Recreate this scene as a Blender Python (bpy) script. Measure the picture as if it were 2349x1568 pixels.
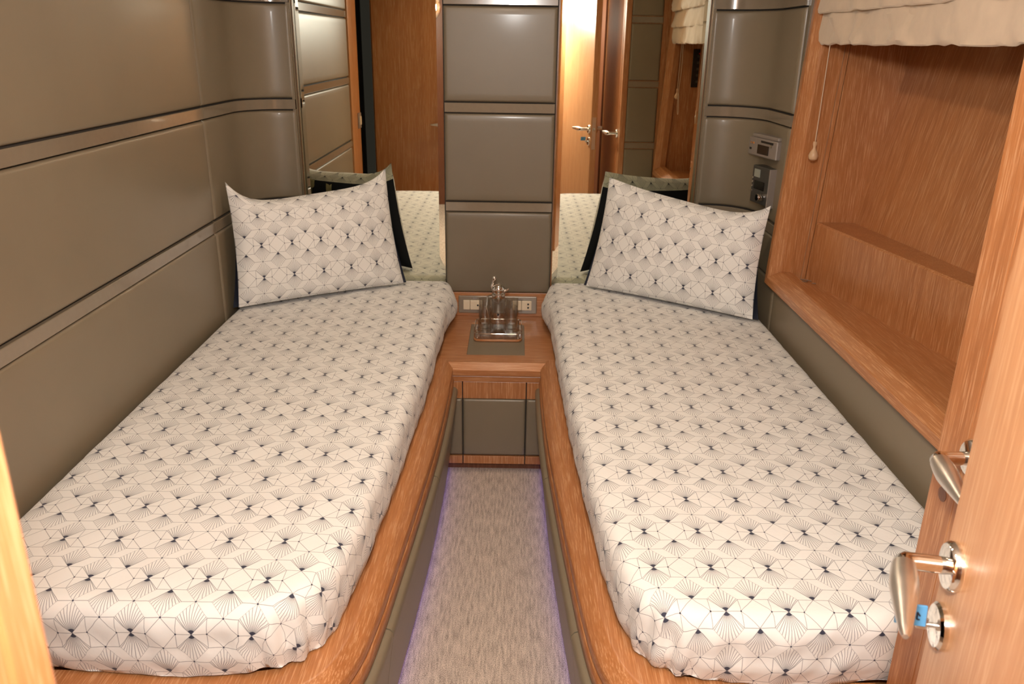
import bpy, bmesh, math, random
import numpy as np
from mathutils import Vector, Matrix, noise
random.seed(4)
for o in list(bpy.data.objects): bpy.data.objects.remove(o)
S = bpy.context.scene
COL = S.collection
PI = math.pi

# ------------------------------------------------------------------ camera
cam_d = bpy.data.cameras.new('camera'); cam = bpy.data.objects.new('camera', cam_d); COL.objects.link(cam)
F_PX, PITCH, ROLL = 1866.05, math.radians(20.2), math.radians(-0.931)
cam_d.sensor_fit = 'HORIZONTAL'; cam_d.sensor_width = 36.0
cam_d.lens = F_PX / 2349 * 36.0
cam_d.clip_start = 0.02
cam_d.dof.use_dof = True; cam_d.dof.focus_distance = 1.75; cam_d.dof.aperture_fstop = 9.0
fw = Vector((0, math.cos(PITCH), -math.sin(PITCH)))
rt = Vector((1, 0, 0)); dn = fw.cross(rt)
r_ = rt * math.cos(ROLL) + dn * math.sin(ROLL); d_ = -rt * math.sin(ROLL) + dn * math.cos(ROLL)
m = Matrix((( r_.x, -d_.x, -fw.x), (r_.y, -d_.y, -fw.y), (r_.z, -d_.z, -fw.z)))
cam.matrix_world = Matrix.Translation((0, 0, 1.42)) @ m.to_4x4()
S.camera = cam
S.cycles.transparent_max_bounces = 24

# ------------------------------------------------------------------ world, exposure, main lights
w = bpy.data.worlds.new('world'); S.world = w; w.use_nodes = True
w.node_tree.nodes['Background'].inputs[0].default_value = (0.9, 0.8, 0.7, 1)
w.node_tree.nodes['Background'].inputs[1].default_value = 0.02
S.view_settings.view_transform = 'Standard'; S.view_settings.look = 'None'
S.view_settings.gamma = 1.0; S.view_settings.use_curve_mapping = False
S.view_settings.exposure = 0.44

def lamp(name, kind, loc, energy, color, size, rot=(0, 0, 0), spread=None):
    d = bpy.data.lights.new(name, kind); d.energy = energy; d.color = color
    if kind == 'AREA':
        d.shape = 'DISK'; d.size = size
        if spread: d.spread = spread
    else: d.shadow_soft_size = size
    o = bpy.data.objects.new(name, d); COL.objects.link(o); o.location = loc; o.rotation_euler = rot
    return o
WARM = (1.0, 0.77, 0.56)
NEUT = (1.0, 0.985, 0.96)
CEIL = 1.93
lamp('camera_flash', 'POINT', (-0.02, 0.06, 1.64), 66.0, NEUT, 0.06)  # stands in for the camera flash; the cabin has no lamp here
CEIL_SPOTS = [(-0.05, 0.80), (-0.05, 1.65), (-0.05, 2.40)]
for i, (x, y) in enumerate(CEIL_SPOTS):
    lamp('cabin_light', 'AREA', (x, y, CEIL - 0.035), (1.8, 2.4, 2.2)[i], WARM, 0.11)

# ------------------------------------------------------------------ materials
class NT:
    def __init__(s, name):
        s.m = bpy.data.materials.new(name); s.m.use_nodes = True
        s.t = s.m.node_tree; s.b = s.t.nodes['Principled BSDF']
    def n(s, kind, **k):
        x = s.t.nodes.new(kind)
        for a, v in k.items(): setattr(x, a, v)
        return x
    def l(s, a, b): s.t.links.new(a, b)
    def f(s, op, a, b=None, c=None):
        x = s.t.nodes.new('ShaderNodeMath'); x.operation = op
        for i, v in enumerate((a, b, c)):
            if v is None: continue
            if isinstance(v, (int, float)): x.inputs[i].default_value = v
            else: s.l(v, x.inputs[i])
        return x.outputs[0]
    def coords(s, scale, out='Object'):
        tc = s.n('ShaderNodeTexCoord'); mp = s.n('ShaderNodeMapping')
        mp.inputs['Scale'].default_value = scale
        s.l(tc.outputs[out], mp.inputs[0]); return mp.outputs[0]
    def noise(s, vec, scale, detail=3, rough=0.5):
        x = s.n('ShaderNodeTexNoise'); x.inputs['Scale'].default_value = scale
        x.inputs['Detail'].default_value = detail; x.inputs['Roughness'].default_value = rough
        s.l(vec, x.inputs['Vector']); return x.outputs['Fac']
    def ramp(s, fac, stops):
        x = s.n('ShaderNodeValToRGB'); e = x.color_ramp.elements
        while len(e) < len(stops): e.new(0.5)
        for i, (p, c) in enumerate(stops): e[i].position = p; e[i].color = (*c, 1)
        s.l(fac, x.inputs[0]); return x.outputs[0]
    def mix(s, fac, a, b, mode='MIX'):
        x = s.n('ShaderNodeMix', data_type='RGBA', blend_type=mode)
        for sock, v in ((x.inputs[0], fac), (x.inputs[6], a), (x.inputs[7], b)):
            if isinstance(v, (int, float)): sock.default_value = v
            elif isinstance(v, tuple): sock.default_value = (*v, 1)
            else: s.l(v, sock)
        return x.outputs[2]
    def bump(s, h, strength, dist=0.002):
        x = s.n('ShaderNodeBump'); x.inputs['Strength'].default_value = strength
        x.inputs['Distance'].default_value = dist
        s.l(h, x.inputs['Height']); s.l(x.outputs[0], s.b.inputs['Normal'])
    def set(s, **k):
        for a, v in k.items():
            i = s.b.inputs[a.replace('_', ' ')]
            if isinstance(v, (int, float)): i.default_value = v
            elif isinstance(v, tuple): i.default_value = (*v, 1) if len(v) == 3 else v
            else: s.l(v, i)
        return s.m

def plain(name, col, rough=0.5, metal=0.0, **k):
    t = NT(name); v = t.coords((1, 1, 1)); nz = t.noise(v, 60)
    c = t.mix(nz, tuple(x * 0.94 for x in col), tuple(min(1, x * 1.06) for x in col))
    return t.set(Base_Color=c, Roughness=rough, Metallic=metal, **k)

def wood(name, axis, dark=(0.25, 0.080, 0.022), mid=(0.43, 0.178, 0.062), light=(0.62, 0.35, 0.18), rough=0.33, sc=1.0, tilt=0.0):
    t = NT(name)
    a = [1.0, 1.0, 1.0]; a[axis] = 0.035
    b = [1.0, 1.0, 1.0]; b[axis] = 0.012
    va, vb = t.coords(a), t.coords(b)
    if tilt:                                   # grain that follows a leaning board
        for n_ in list(t.t.nodes):
            if n_.bl_idname == 'ShaderNodeMapping':
                src = n_.inputs[0].links[0].from_socket; rot = t.n('ShaderNodeVectorRotate', rotation_type='Y_AXIS')
                rot.inputs['Angle'].default_value = tilt; t.l(src, rot.inputs[0]); t.l(rot.outputs[0], n_.inputs[0])
    fine = t.noise(va, 340 * sc, 3, 0.65)
    band = t.noise(vb, 34 * sc, 4, 0.6)
    c = t.ramp(band, [(0.3, dark), (0.7, mid)])
    c2 = t.mix(0.55, c, mid)
    f1 = t.ramp(fine, [(0.52, (0, 0, 0)), (0.63, (1, 1, 1))])
    f2 = t.ramp(fine, [(0.32, (1, 1, 1)), (0.46, (0, 0, 0))])
    c3 = t.mix(t.f('MULTIPLY', f1, 0.55), c2, light)
    c4 = t.mix(t.f('MULTIPLY', f2, 0.40), c3, dark)
    t.bump(fine, 0.06, 0.0006)
    return t.set(Base_Color=c4, Roughness=rough, Coat_Weight=0.12, Coat_Roughness=0.25)

def leather(name, col, rough=0.40):
    t = NT(name); v = t.coords((1, 1, 1))
    big = t.noise(v, 7, 3); fine = t.noise(v, 900, 2)
    c = t.mix(big, tuple(x * 0.93 for x in col), tuple(x * 1.07 for x in col))
    t.bump(t.f('ADD', t.f('MULTIPLY', t.noise(v, 14, 2), 2.0), fine), 0.10, 0.0012)
    return t.set(Base_Color=c, Roughness=rough, Coat_Weight=0.10, Coat_Roughness=0.12)

def sheet_mat(name, base, ink):
    """fans, octagons and diamonds of a printed cotton; the UV map is in pattern units (cell 4 x 8)"""
    t = NT(name); f = t.f
    uv = t.n('ShaderNodeUVMap'); uv.uv_map = 'UVMap'
    sp = t.n('ShaderNodeSeparateXYZ'); t.l(uv.outputs[0], sp.inputs[0])
    x = f('PINGPONG', sp.outputs[0], 2.0); y = f('PINGPONG', sp.outputs[1], 4.0)
    segs = [((0, 2), (1, 2)), ((1, 2), (2, 1)), ((1, 1), (2, 1)), ((1, 0), (1, 1)), ((1, 0), (2, 1)),
            ((0, 0), (1, 0)), ((0, 0), (1, 1)), ((1, 3), (2, 3)), ((1, 3), (1, 4)),
            ((1, 4), (2, 3)), ((0, 4), (1, 4)), ((0, 4), (1, 3)), ((0, 2), (1, 3)), ((0, 2), (1, 1)), ((1, 2), (2, 3))]
    xpy = f('ADD', x, y); xmy = f('SUBTRACT', x, y); d = d2 = None
    for (x0, y0), (x1, y1) in segs:
        if y0 == y1:
            a = f('ABSOLUTE', f('SUBTRACT', y, y0)); b = f('SUBTRACT', f('ABSOLUTE', f('SUBTRACT', x, (x0 + x1) / 2)), 0.5)
        elif x0 == x1:
            a = f('ABSOLUTE', f('SUBTRACT', x, x0)); b = f('SUBTRACT', f('ABSOLUTE', f('SUBTRACT', y, (y0 + y1) / 2)), 0.5)
        else:
            src, cc = (xpy, x0 + y0) if (y1 - y0) * (x1 - x0) < 0 else (xmy, x0 - y0)
            a = f('MULTIPLY', f('ABSOLUTE', f('SUBTRACT', src, cc)), 0.7071)
            b = f('SUBTRACT', f('ABSOLUTE', f('SUBTRACT', x, (x0 + x1) / 2)), 0.5)
        s = f('MAXIMUM', a, b)
        if ((x0, y0), (x1, y1)) in segs[-3:]: d2 = s if d2 is None else f('MINIMUM', d2, s)
        else: d = s if d is None else f('MINIMUM', d, s)
    def seg_ink(dd, top):
        x_ = t.n('ShaderNodeMapRange'); x_.inputs[1].default_value = 0.013; x_.inputs[2].default_value = 0.027
        x_.inputs[3].default_value = top; x_.inputs[4].default_value = 0.0; t.l(dd, x_.inputs[0]); return x_.outputs[0]
    line = t.n('ShaderNodeMapRange'); line.inputs[1].default_value = 0.013; line.inputs[2].default_value = 0.027
    line.inputs[3].default_value = 0.62; line.inputs[4].default_value = 0.0; t.l(d, line.inputs[0])
    ink_f = f('MAXIMUM', line.outputs[0], seg_ink(d2, 0.32))       # fan rims print fainter
    for dx, dy in ((x, y), (x, f('SUBTRACT', 4.0, y)), (f('SUBTRACT', 2.0, x), f('SUBTRACT', y, 1.0))):
        inside = f('MULTIPLY', f('LESS_THAN', dx, dy), f('LESS_THAN', f('ADD', dx, dy), 2.0))
        ang = f('ARCTAN2', dx, dy); r = f('SQRT', f('ADD', f('MULTIPLY', dx, dx), f('MULTIPLY', dy, dy)))
        step = (PI / 2) / 11
        dist = f('MULTIPLY', f('PINGPONG', ang, step / 2), r)
        ray = t.n('ShaderNodeMapRange'); ray.inputs[1].default_value = 0.013; ray.inputs[2].default_value = 0.029
        ray.inputs[3].default_value = 1.0; ray.inputs[4].default_value = 0.0; t.l(dist, ray.inputs[0])
        ink_f = f('MAXIMUM', ink_f, f('MULTIPLY', f('MULTIPLY', ray.outputs[0], 0.66), inside))
        core = f('MULTIPLY', f('LESS_THAN', r, 0.30), inside)
        ink_f = f('MAXIMUM', ink_f, core)
    for px, py in ((0, 2), (2, 3), (1, 0), (1, 4)):
        rr = f('SQRT', f('ADD', f('POWER', f('SUBTRACT', x, px), 2.0), f('POWER', f('SUBTRACT', y, py), 2.0)))
        ink_f = f('MAXIMUM', ink_f, f('LESS_THAN', rr, 0.06))
    weave = t.noise(t.coords((1, 1, 1)), 1500, 1)
    soft = t.noise(t.coords((1, 1, 1)), 38, 3)
    t.bump(f('ADD', f('MULTIPLY', soft, 3.0), f('MULTIPLY', weave, 0.25)), 0.16, 0.003)
    return t.set(Base_Color=t.mix(ink_f, base, ink), Roughness=0.75, Sheen_Weight=0.15)

LEATHER = leather('taupe_leather', (0.200, 0.161, 0.106))
LEATHER_D = leather('taupe_leather_panel', (0.165, 0.134, 0.090))
STRIP = plain('taupe_lacquer', (0.215, 0.175, 0.125), 0.16, Coat_Weight=0.5, Coat_Roughness=0.05)
GAP = plain('dark_gap', (0.02, 0.016, 0.013), 0.8)
WX = wood('oak_grain_x', 0); WY = wood('oak_grain_y', 1); WZ = wood('oak_grain_z', 2)
WDOOR = wood('door_oak', 2, (0.33, 0.125, 0.040), (0.48, 0.215, 0.080), (0.62, 0.35, 0.17), 0.26, 0.8)
WDARK = wood('dark_oak', 2, (0.10, 0.03, 0.012), (0.17, 0.06, 0.025), (0.25, 0.10, 0.05), 0.3)
SHEET = sheet_mat('printed_cotton', (0.785, 0.78, 0.75), (0.026, 0.030, 0.055))
NAVY = plain('navy_cotton', (0.008, 0.011, 0.025), 0.8)
CREAM = plain('cream_cloth', (0.62, 0.50, 0.37), 0.85, Sheen_Weight=0.2)
CEILM = plain('ceiling_vinyl', (0.66, 0.58, 0.48), 0.6)
CHROME = plain('chrome', (0.82, 0.80, 0.77), 0.07, 1.0)
NICKEL = plain('satin_nickel', (0.74, 0.71, 0.67), 0.36, 1.0)
IVORY = plain('ivory_plastic', (0.72, 0.62, 0.46), 0.4)
BLACK = plain('black_plastic', (0.006, 0.006, 0.007), 0.35)
SILVER = plain('silver_plastic', (0.34, 0.30, 0.27), 0.38, 0.5)
GREY = plain('grey_plastic', (0.05, 0.047, 0.042), 0.35)
DISPLAY = plain('dark_display', (0.012, 0.009, 0.008), 0.15)
CORD = plain('cord', (0.60, 0.47, 0.34), 0.7)
KNOBW = plain('turned_beech', (0.56, 0.36, 0.21), 0.4)
BLUE = plain('blue_tag', (0.09, 0.30, 0.55), 0.45)
INK = plain('ink', (0.01, 0.01, 0.02), 0.7)
WHEAT = plain('wheat_print', (0.35, 0.32, 0.20), 0.8)
t = NT('mirror_glass'); v = t.coords((1, 1, 1))
MIRROR = t.set(Base_Color=t.mix(t.noise(v, 3), (0.80, 0.81, 0.68), (0.81, 0.82, 0.69)), Roughness=0.0, Metallic=1.0)
t = NT('clear_glass')                          # thin clear glass: passes light, reflects by angle
t.t.nodes.remove(t.b); out = t.t.nodes['Material Output']
fr_ = t.n('ShaderNodeLayerWeight'); fr_.inputs['Blend'].default_value = 0.5
tr1 = t.n('ShaderNodeBsdfTransparent'); v = t.coords((1, 1, 1))
t.l(t.mix(t.noise(v, 9), (0.94, 0.94, 0.93), (0.96, 0.96, 0.95)), tr1.inputs[0])
gl1 = t.n('ShaderNodeBsdfGlossy'); gl1.inputs['Roughness'].default_value = 0.03
ms = t.n('ShaderNodeMixShader'); t.l(t.f('ADD', t.f('MULTIPLY', t.f('POWER', fr_.outputs['Facing'], 2.2), 0.72), 0.09), ms.inputs[0]); t.l(tr1.outputs[0], ms.inputs[1]); t.l(gl1.outputs[0], ms.inputs[2]); t.l(ms.outputs[0], out.inputs[0])
GLASS = t.m
t = NT('carpet'); v = t.coords((1, 1, 1)); vs = t.coords((1, 0.12, 1))
n1 = t.noise(v, 420, 2, 0.8); n2 = t.noise(vs, 160, 3, 0.6)
cc = t.ramp(t.f('ADD', t.f('MULTIPLY', n1, 0.68), t.f('MULTIPLY', n2, 0.32)), [(0.37, (0.19, 0.145, 0.115)), (0.60, (0.80, 0.67, 0.55))])
t.bump(n1, 0.5, 0.004)
CARPET = t.set(Base_Color=cc, Roughness=0.95)
def emit(name, col, st):
    t = NT(name); v = t.coords((1, 1, 1))
    return t.set(Base_Color=(0.8, 0.8, 0.8), Emission_Color=t.mix(t.noise(v, 4), tuple(c * 0.97 for c in col), col), Emission_Strength=st)
LED = emit('violet_led', (0.24, 0.16, 1.0), 1.8)
BULB = emit('lamp_lens', (1.0, 0.82, 0.62), 14.0)

# ------------------------------------------------------------------ mesh helpers
def tag(o, label, cat, group=None):
    o['label'] = label; o['category'] = cat
    if group: o['group'] = group
    return o
def thing(name, label, cat, loc=(0, 0, 0), rotz=0.0, group=None):
    o = bpy.data.objects.new(name, None); COL.objects.link(o); o.empty_display_size = 0.05
    o.location = loc; o.rotation_euler = (0, 0, rotz)
    return tag(o, label, cat, group)
def obj(name, bm, mat, parent=None, smooth=False, world=True):
    """link a bmesh as one mesh object; with world=True the vertices are world coordinates"""
    me = bpy.data.meshes.new(name)
    bmesh.ops.recalc_face_normals(bm, faces=bm.faces)
    bm.to_mesh(me); bm.free()
    o = bpy.data.objects.new(name, me); COL.objects.link(o)
    for mm in (mat if isinstance(mat, list) else [mat]): me.materials.append(mm)
    if smooth:
        me.polygons.foreach_set('use_smooth', [True] * len(me.polygons))
        try: me.set_sharp_from_angle(angle=math.radians(38))
        except Exception: pass
    if parent is not None:
        o.parent = parent
        if world: 
            top = parent; M = Matrix.Identity(4)
            while top is not None:
                M = Matrix.LocRotScale(top.location, top.rotation_euler, top.scale) @ M if top.parent is None or True else M
                top = top.parent
            me.transform(M.inverted())
    return o
def struct(name, bm, mat, parent=None, smooth=False):
    o = obj(name, bm, mat, parent, smooth)
    if parent is None: o['kind'] = 'structure'
    return o
def box(bm, x0, x1, y0, y1, z0, z1, bev=0.0, M=None, mi=0):
    vs = [bm.verts.new((x, y, z)) for x in (x0, x1) for y in (y0, y1) for z in (z0, z1)]
    fs = [(0, 1, 3, 2), (4, 6, 7, 5), (0, 4, 5, 1), (2, 3, 7, 6), (0, 2, 6, 4), (1, 5, 7, 3)]
    faces = [bm.faces.new([vs[i] for i in q]) for q in fs]
    for f in faces: f.material_index = mi
    allv = vs
    if bev > 0:
        es = list({e for f in faces for e in f.edges})
        r = bmesh.ops.bevel(bm, geom=es, offset=bev, segments=2, affect='EDGES', profile=0.5)
        allv = list({v for f in r['faces'] for v in f.verts} | {v for v in vs if v.is_valid})
    if M is not None: bmesh.ops.transform(bm, matrix=M, verts=allv)
    return bm
def B(*a, **k): return box(bmesh.new(), *a, **k)
def loft(bm, rings, closed=True, cap=True):
    R = [[bm.verts.new(p) for p in r] for r in rings]; n = len(R[0])
    for a, b in zip(R, R[1:]):
        for i in range(n if closed else n - 1):
            j = (i + 1) % n; bm.faces.new((a[i], a[j], b[j], b[i]))
    if cap and closed:
        bm.faces.new(R[0][::-1]); bm.faces.new(R[-1])
    return bm
def tube(bm, pts, rad, n=12, cap=True):
    pts = [Vector(p) for p in pts]; rad = rad if isinstance(rad, (list, tuple)) else [rad] * len(pts)
    rings = []; up = None
    for i, p in enumerate(pts):
        tg = (pts[min(i + 1, len(pts) - 1)] - pts[max(i - 1, 0)]).normalized()
        if up is None: up = Vector((0, 0, 1)) if abs(tg.z) < 0.9 else Vector((1, 0, 0))
        s = tg.cross(up).normalized(); up = s.cross(tg).normalized()
        rings.append([p + (s * math.cos(a) + up * math.sin(a)) * rad[i] for a in [2 * PI * k / n for k in range(n)]])
    return loft(bm, rings, True, cap)
def lathe(bm, prof, c, n=24, axis='Z'):
    rings = []
    for r, h in prof:
        rr = max(r, 1e-4); ring = []
        for k in range(n):
            a = 2 * PI * k / n; p = (rr * math.cos(a), rr * math.sin(a), h)
            if axis == 'X': p = (h, rr * math.cos(a), rr * math.sin(a))
            if axis == 'Y': p = (rr * math.cos(a), h, -rr * math.sin(a))
            ring.append(Vector(p) + Vector(c))
        rings.append(ring)
    return loft(bm, rings)
def sweep(bm, path, prof, side, closed_prof=True, cap=True, up=(0, 0, 1)):
    """path: plan points (x, y); prof: (offset, z); offset along the left(+1)/right(-1) normal of the path"""
    P = [Vector((p[0], p[1], 0)) for p in path]; rings = []
    for i, p in enumerate(P):
        a = (P[i] - P[i - 1]).normalized() if i else (P[1] - P[0]).normalized()
        b = (P[i + 1] - P[i]).normalized() if i < len(P) - 1 else a
        n1 = Vector((-a.y, a.x, 0)) * side; n2 = Vector((-b.y, b.x, 0)) * side
        n = (n1 + n2); n = n / max(0.3, n.length_squared / 2)
        rings.append([p + n * o + Vector((0, 0, z)) for o, z in prof])
    return loft(bm, rings, closed_prof, cap)
def spline(pts, per=8):
    P = [Vector((*p, 0)) if len(p) == 2 else Vector(p) for p in pts]; out = []
    Q = [P[0] * 2 - P[1]] + P + [P[-1] * 2 - P[-2]]
    for i in range(1, len(Q) - 2):
        p0, p1, p2, p3 = Q[i - 1:i + 3]
        for k in range(per):
            u = k / per
            out.append(0.5 * ((2 * p1) + (p2 - p0) * u + (2 * p0 - 5 * p1 + 4 * p2 - p3) * u * u + (3 * p1 - p0 - 3 * p2 + p3) * u ** 3))
    out.append(P[-1]); return out
def arc(cx, cy, r, a0, a1, n=10):
    return [(cx + r * math.cos(math.radians(a0 + (a1 - a0) * k / n)), cy + r * math.sin(math.radians(a0 + (a1 - a0) * k / n))) for k in range(n + 1)]
def dense(path, step=0.03):
    out = [path[0]]
    for a, b in zip(path, path[1:]):
        L = math.dist(a, b); n = max(1, int(L / step))
        for k in range(1, n + 1): out.append((a[0] + (b[0] - a[0]) * k / n, a[1] + (b[1] - a[1]) * k / n))
    return out
def cushion(path, z0, z1, thick, side, edge=0.010):
    """upholstered panel along a plan path: rounded over at all four edges"""
    P = dense(path, 0.03); L = [0]
    for a, b in zip(P, P[1:]): L.append(L[-1] + math.dist(a, b))
    tot = L[-1]
    extra = []
    for e in (0.0015, 0.004, 0.008, 0.014): extra += [e, tot - e]
    ss = sorted(set([round(v, 5) for v in L + extra if 0 <= v <= tot]))
    def at(s):
        for i in range(len(L) - 1):
            if s <= L[i + 1] + 1e-9:
                u = (s - L[i]) / max(1e-9, L[i + 1] - L[i]); return (P[i][0] + (P[i + 1][0] - P[i][0]) * u, P[i][1] + (P[i + 1][1] - P[i][1]) * u)
        return P[-1]
    def rnd(q, e): return 1.0 if q >= e else math.sqrt(max(0, 1 - (1 - q / e) ** 2))
    zs = [z0] + [z0 + e for e in (0.001, 0.003, 0.006, 0.010, 0.03)] + [(z0 + z1) / 2] + [z1 - e for e in (0.03, 0.010, 0.006, 0.003, 0.001)] + [z1]
    bm = bmesh.new(); rings = []
    pts = [at(s) for s in ss]
    for i, s in enumerate(ss):
        a = Vector(pts[max(0, i - 1)]); b = Vector(pts[min(len(pts) - 1, i + 1)])
        tg = (b - a).normalized(); n = Vector((-tg.y, tg.x)) * side
        ring = []
        for z in zs:
            dpt = thick * rnd(min(s, tot - s), edge) * rnd(min(z - z0, z1 - z), edge)
            ring.append((pts[i][0] + n.x * dpt, pts[i][1] + n.y * dpt, z))
        ring.append((pts[i][0] - n.x * 0.004, pts[i][1] - n.y * 0.004, z1)); ring.append((pts[i][0] - n.x * 0.004, pts[i][1] - n.y * 0.004, z0))
        rings.append(ring)
    return loft(bm, rings)
def strip(path, zc, side, h=0.034, t=0.012):
    P = dense(path, 0.03)
    prof = [(-0.002, zc - h / 2), (t - 0.0015, zc - h / 2), (t, zc - h / 2 + 0.0015), (t, zc + h / 2 - 0.0015), (t - 0.0015, zc + h / 2), (-0.002, zc + h / 2)]
    return sweep(bmesh.new(), P, prof, side)

# ------------------------------------------------------------------ setting
AX = -0.05                                   # aisle centre line
struct('floor', B(-1.6, 1.5, -1.8, 3.2, -0.05, 0.0), CARPET)
struct('ceiling', B(-1.6, 1.5, -1.8, 3.2, CEIL, CEIL + 0.05), CEILM)
struct('wall_back', B(-1.05, 1.5, 3.07, 3.15, 0, CEIL), WZ)

ZS = [1.555, 1.20, 0.845, 0.49]              # heights of the lacquered strips
# left wall: slab, leather panels and strips that turn the far corner
bm = bmesh.new()
box(bm, -1.05, -0.977, 0.95, 3.07, 0, CEIL); box(bm, -1.05, -0.977, 0.40, 0.95, 1.85, CEIL)
wl = struct('wall_left', bm, LEATHER_D)
PLa = [(-0.975, 1.20), (-0.975, 2.592)]
PLb = [(-0.975, 2.596), (-0.975, 2.86)] + [(-0.975 + 0.165 - 0.165 * math.cos(math.radians(a)), 2.86 + 0.175 * math.sin(math.radians(a))) for a in range(0, 91, 9)][1:] + [(-0.790, 3.035)]
def bands(zlo, zhi):
    edges = [zhi] + [z for z in ZS if zlo < z < zhi] + [zlo]; out = []
    for i in range(len(edges) - 1):
        a = edges[i] - (0.021 if i else 0); b = edges[i + 1] + (0.021 if i < len(edges) - 2 else 0); out.append((b, a))
    return out
for zl, zh in bands(0.30, CEIL - 0.01):
    obj('upholstered_panel', cushion(PLa, zl, zh, 0.011, -1), LEATHER, wl, True)
    pass
for z in ZS[:3]: obj('trim_strip', strip(PLa, z, -1), STRIP, wl, True)
cL = thing('upholstered_corner', 'curved leather corner panel beside the left mirror, above the left pillow', 'wall panel', (-0.95, 2.95, 0.3))
for zl, zh in bands(0.30, CEIL - 0.01): obj('leather_panel', cushion(PLb, zl, zh, 0.011, -1), LEATHER, cL, True)
for z in ZS[:3]: obj('trim_strip', strip(PLb, z, -1), STRIP, cL, True)
for pth, par in ((PLa, wl), (PLb, cL)):
    bm = bmesh.new(); sweep(bm, dense(pth, 0.03), [(-0.003, 0.30), (0.0005, 0.30), (0.0005, CEIL - 0.01), (-0.003, CEIL - 0.01)], -1)
    obj('backing', bm, GAP, par)
obj('edge_trim', B(-0.800, -0.790, 3.026, 3.069, 0.3, CEIL - 0.01), LEATHER, cL)
# jamb post of the dark side doorway, and the room beyond, its lack of light painted as black walls
struct('trim_1', B(-0.985, -0.955, 0.95, 1.198, 0, CEIL - 0.005, 0.003), WDOOR)
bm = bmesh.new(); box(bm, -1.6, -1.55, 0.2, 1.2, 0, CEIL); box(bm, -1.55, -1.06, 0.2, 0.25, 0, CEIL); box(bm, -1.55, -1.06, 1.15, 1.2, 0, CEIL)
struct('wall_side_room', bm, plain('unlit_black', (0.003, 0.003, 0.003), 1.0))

# right wall: slab pieces round the niche, leather below and beyond it
bm = bmesh.new()
box(bm, 0.875, 1.5, 2.625, 3.07, 0, CEIL); box(bm, 0.875, 1.5, 1.0, 2.625, 0, 0.66); box(bm, 0.92, 1.5, 1.0, 2.625, 1.84, CEIL)
wr = struct('wall_right', bm, LEATHER_D)
PRb = [(0.875, 2.60), (0.875, 2.86)] + [(0.875 - 0.165 + 0.165 * math.cos(math.radians(a)), 2.86 + 0.175 * math.sin(math.radians(a))) for a in range(0, 91, 9)][1:] + [(0.678, 3.035)]
PRc = [(0.875, 2.645)] + PRb[1:]
cR = thing('upholstered_corner', 'curved leather corner panel beside the right mirror, carrying the two radios', 'wall panel', (0.86, 2.95, 0.3))
for zl, zh in bands(0.686, CEIL - 0.01): obj('leather_panel', cushion(PRc, zl, zh, 0.011, 1), LEATHER, cR, True)
obj('leather_panel', cushion(PRb, 0.30, 0.684, 0.011, 1), LEATHER, cR, True)
obj('upholstered_panel', cushion([(0.875, 1.08), (0.875, 2.596)], 0.30, 0.684, 0.011, 1), LEATHER, wr, True)
for z in ZS[:3]: obj('trim_strip', strip(PRc, z, 1), STRIP, cR, True)
bm = bmesh.new(); sweep(bm, dense(PRc), [(-0.003, 0.30), (0.0005, 0.30), (0.0005, CEIL - 0.01), (-0.003, CEIL - 0.01)], 1)
obj('backing', bm, GAP, cR)
obj('edge_trim', B(0.676, 0.686, 3.026, 3.069, 0.3, CEIL - 0.01), LEATHER, cR)

# corridor behind the camera
bm = bmesh.new(); box(bm, -1.0, 1.4, -1.45, -1.40, 0, CEIL); struct('wall_front', bm, WDARK)
bm = bmesh.new(); box(bm, 0.62, 0.66, -1.40, -0.02, 0, CEIL); struct('wall_corridor_right', bm, WDARK)
bm = bmesh.new(); box(bm, -0.70, -0.66, -1.40, -0.02, 0, CEIL); struct('wall_corridor_left', bm, WDARK)

# ------------------------------------------------------------------ mirrors and the leather column between them
def mirror(x0, x1, label):
    bm = bmesh.new(); z0, z1, yb, yf, bv = 0.44, CEIL - 0.01, 3.068, 3.058, 0.022
    def ring(x0, x1, z0, z1, y): return [(x0, y, z0), (x1, y, z0), (x1, y, z1), (x0, y, z1)]
    loft(bm, [ring(x0, x1, z0, z1, yb), ring(x0, x1, z0, z1, yf + 0.0022), ring(x0 + bv, x1 - bv, z0 + bv, z1 - bv, yf)])
    return tag(obj('wall_mirror', bm, MIRROR), label, 'mirror')
mirror(-0.786, -0.262, 'tall wall mirror over the left pillow, showing a brown wooden door and leather panels')
mirror(0.150, 0.672, 'tall wall mirror over the right pillow, showing an open door with silver handles')
cp = thing('upholstered_column', 'narrow grey-brown leather panel column between the two mirrors above the nightstand', 'wall panel', (-0.058, 3.05, 0.505))
PC = [(-0.258, 3.045), (0.142, 3.045)]
obj('backing', B(-0.260, 0.144, 3.043, 3.069, 0.505, CEIL - 0.01), GAP, cp)
cz = [0.505, 0.841, 1.198, 1.557, CEIL - 0.01]
for i in range(4):
    a = cz[i] + (0.0195 if i else 0.001); b = cz[i + 1] - (0.0195 if i < 3 else 0)
    obj('leather_panel', cushion(PC, a, b, 0.013, -1), LEATHER_D, cp, True)
    if i: obj('trim_strip', strip([(-0.256, 3.045), (0.140, 3.045)], cz[i], -1, 0.033, 0.015), STRIP, cp, True)

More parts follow.
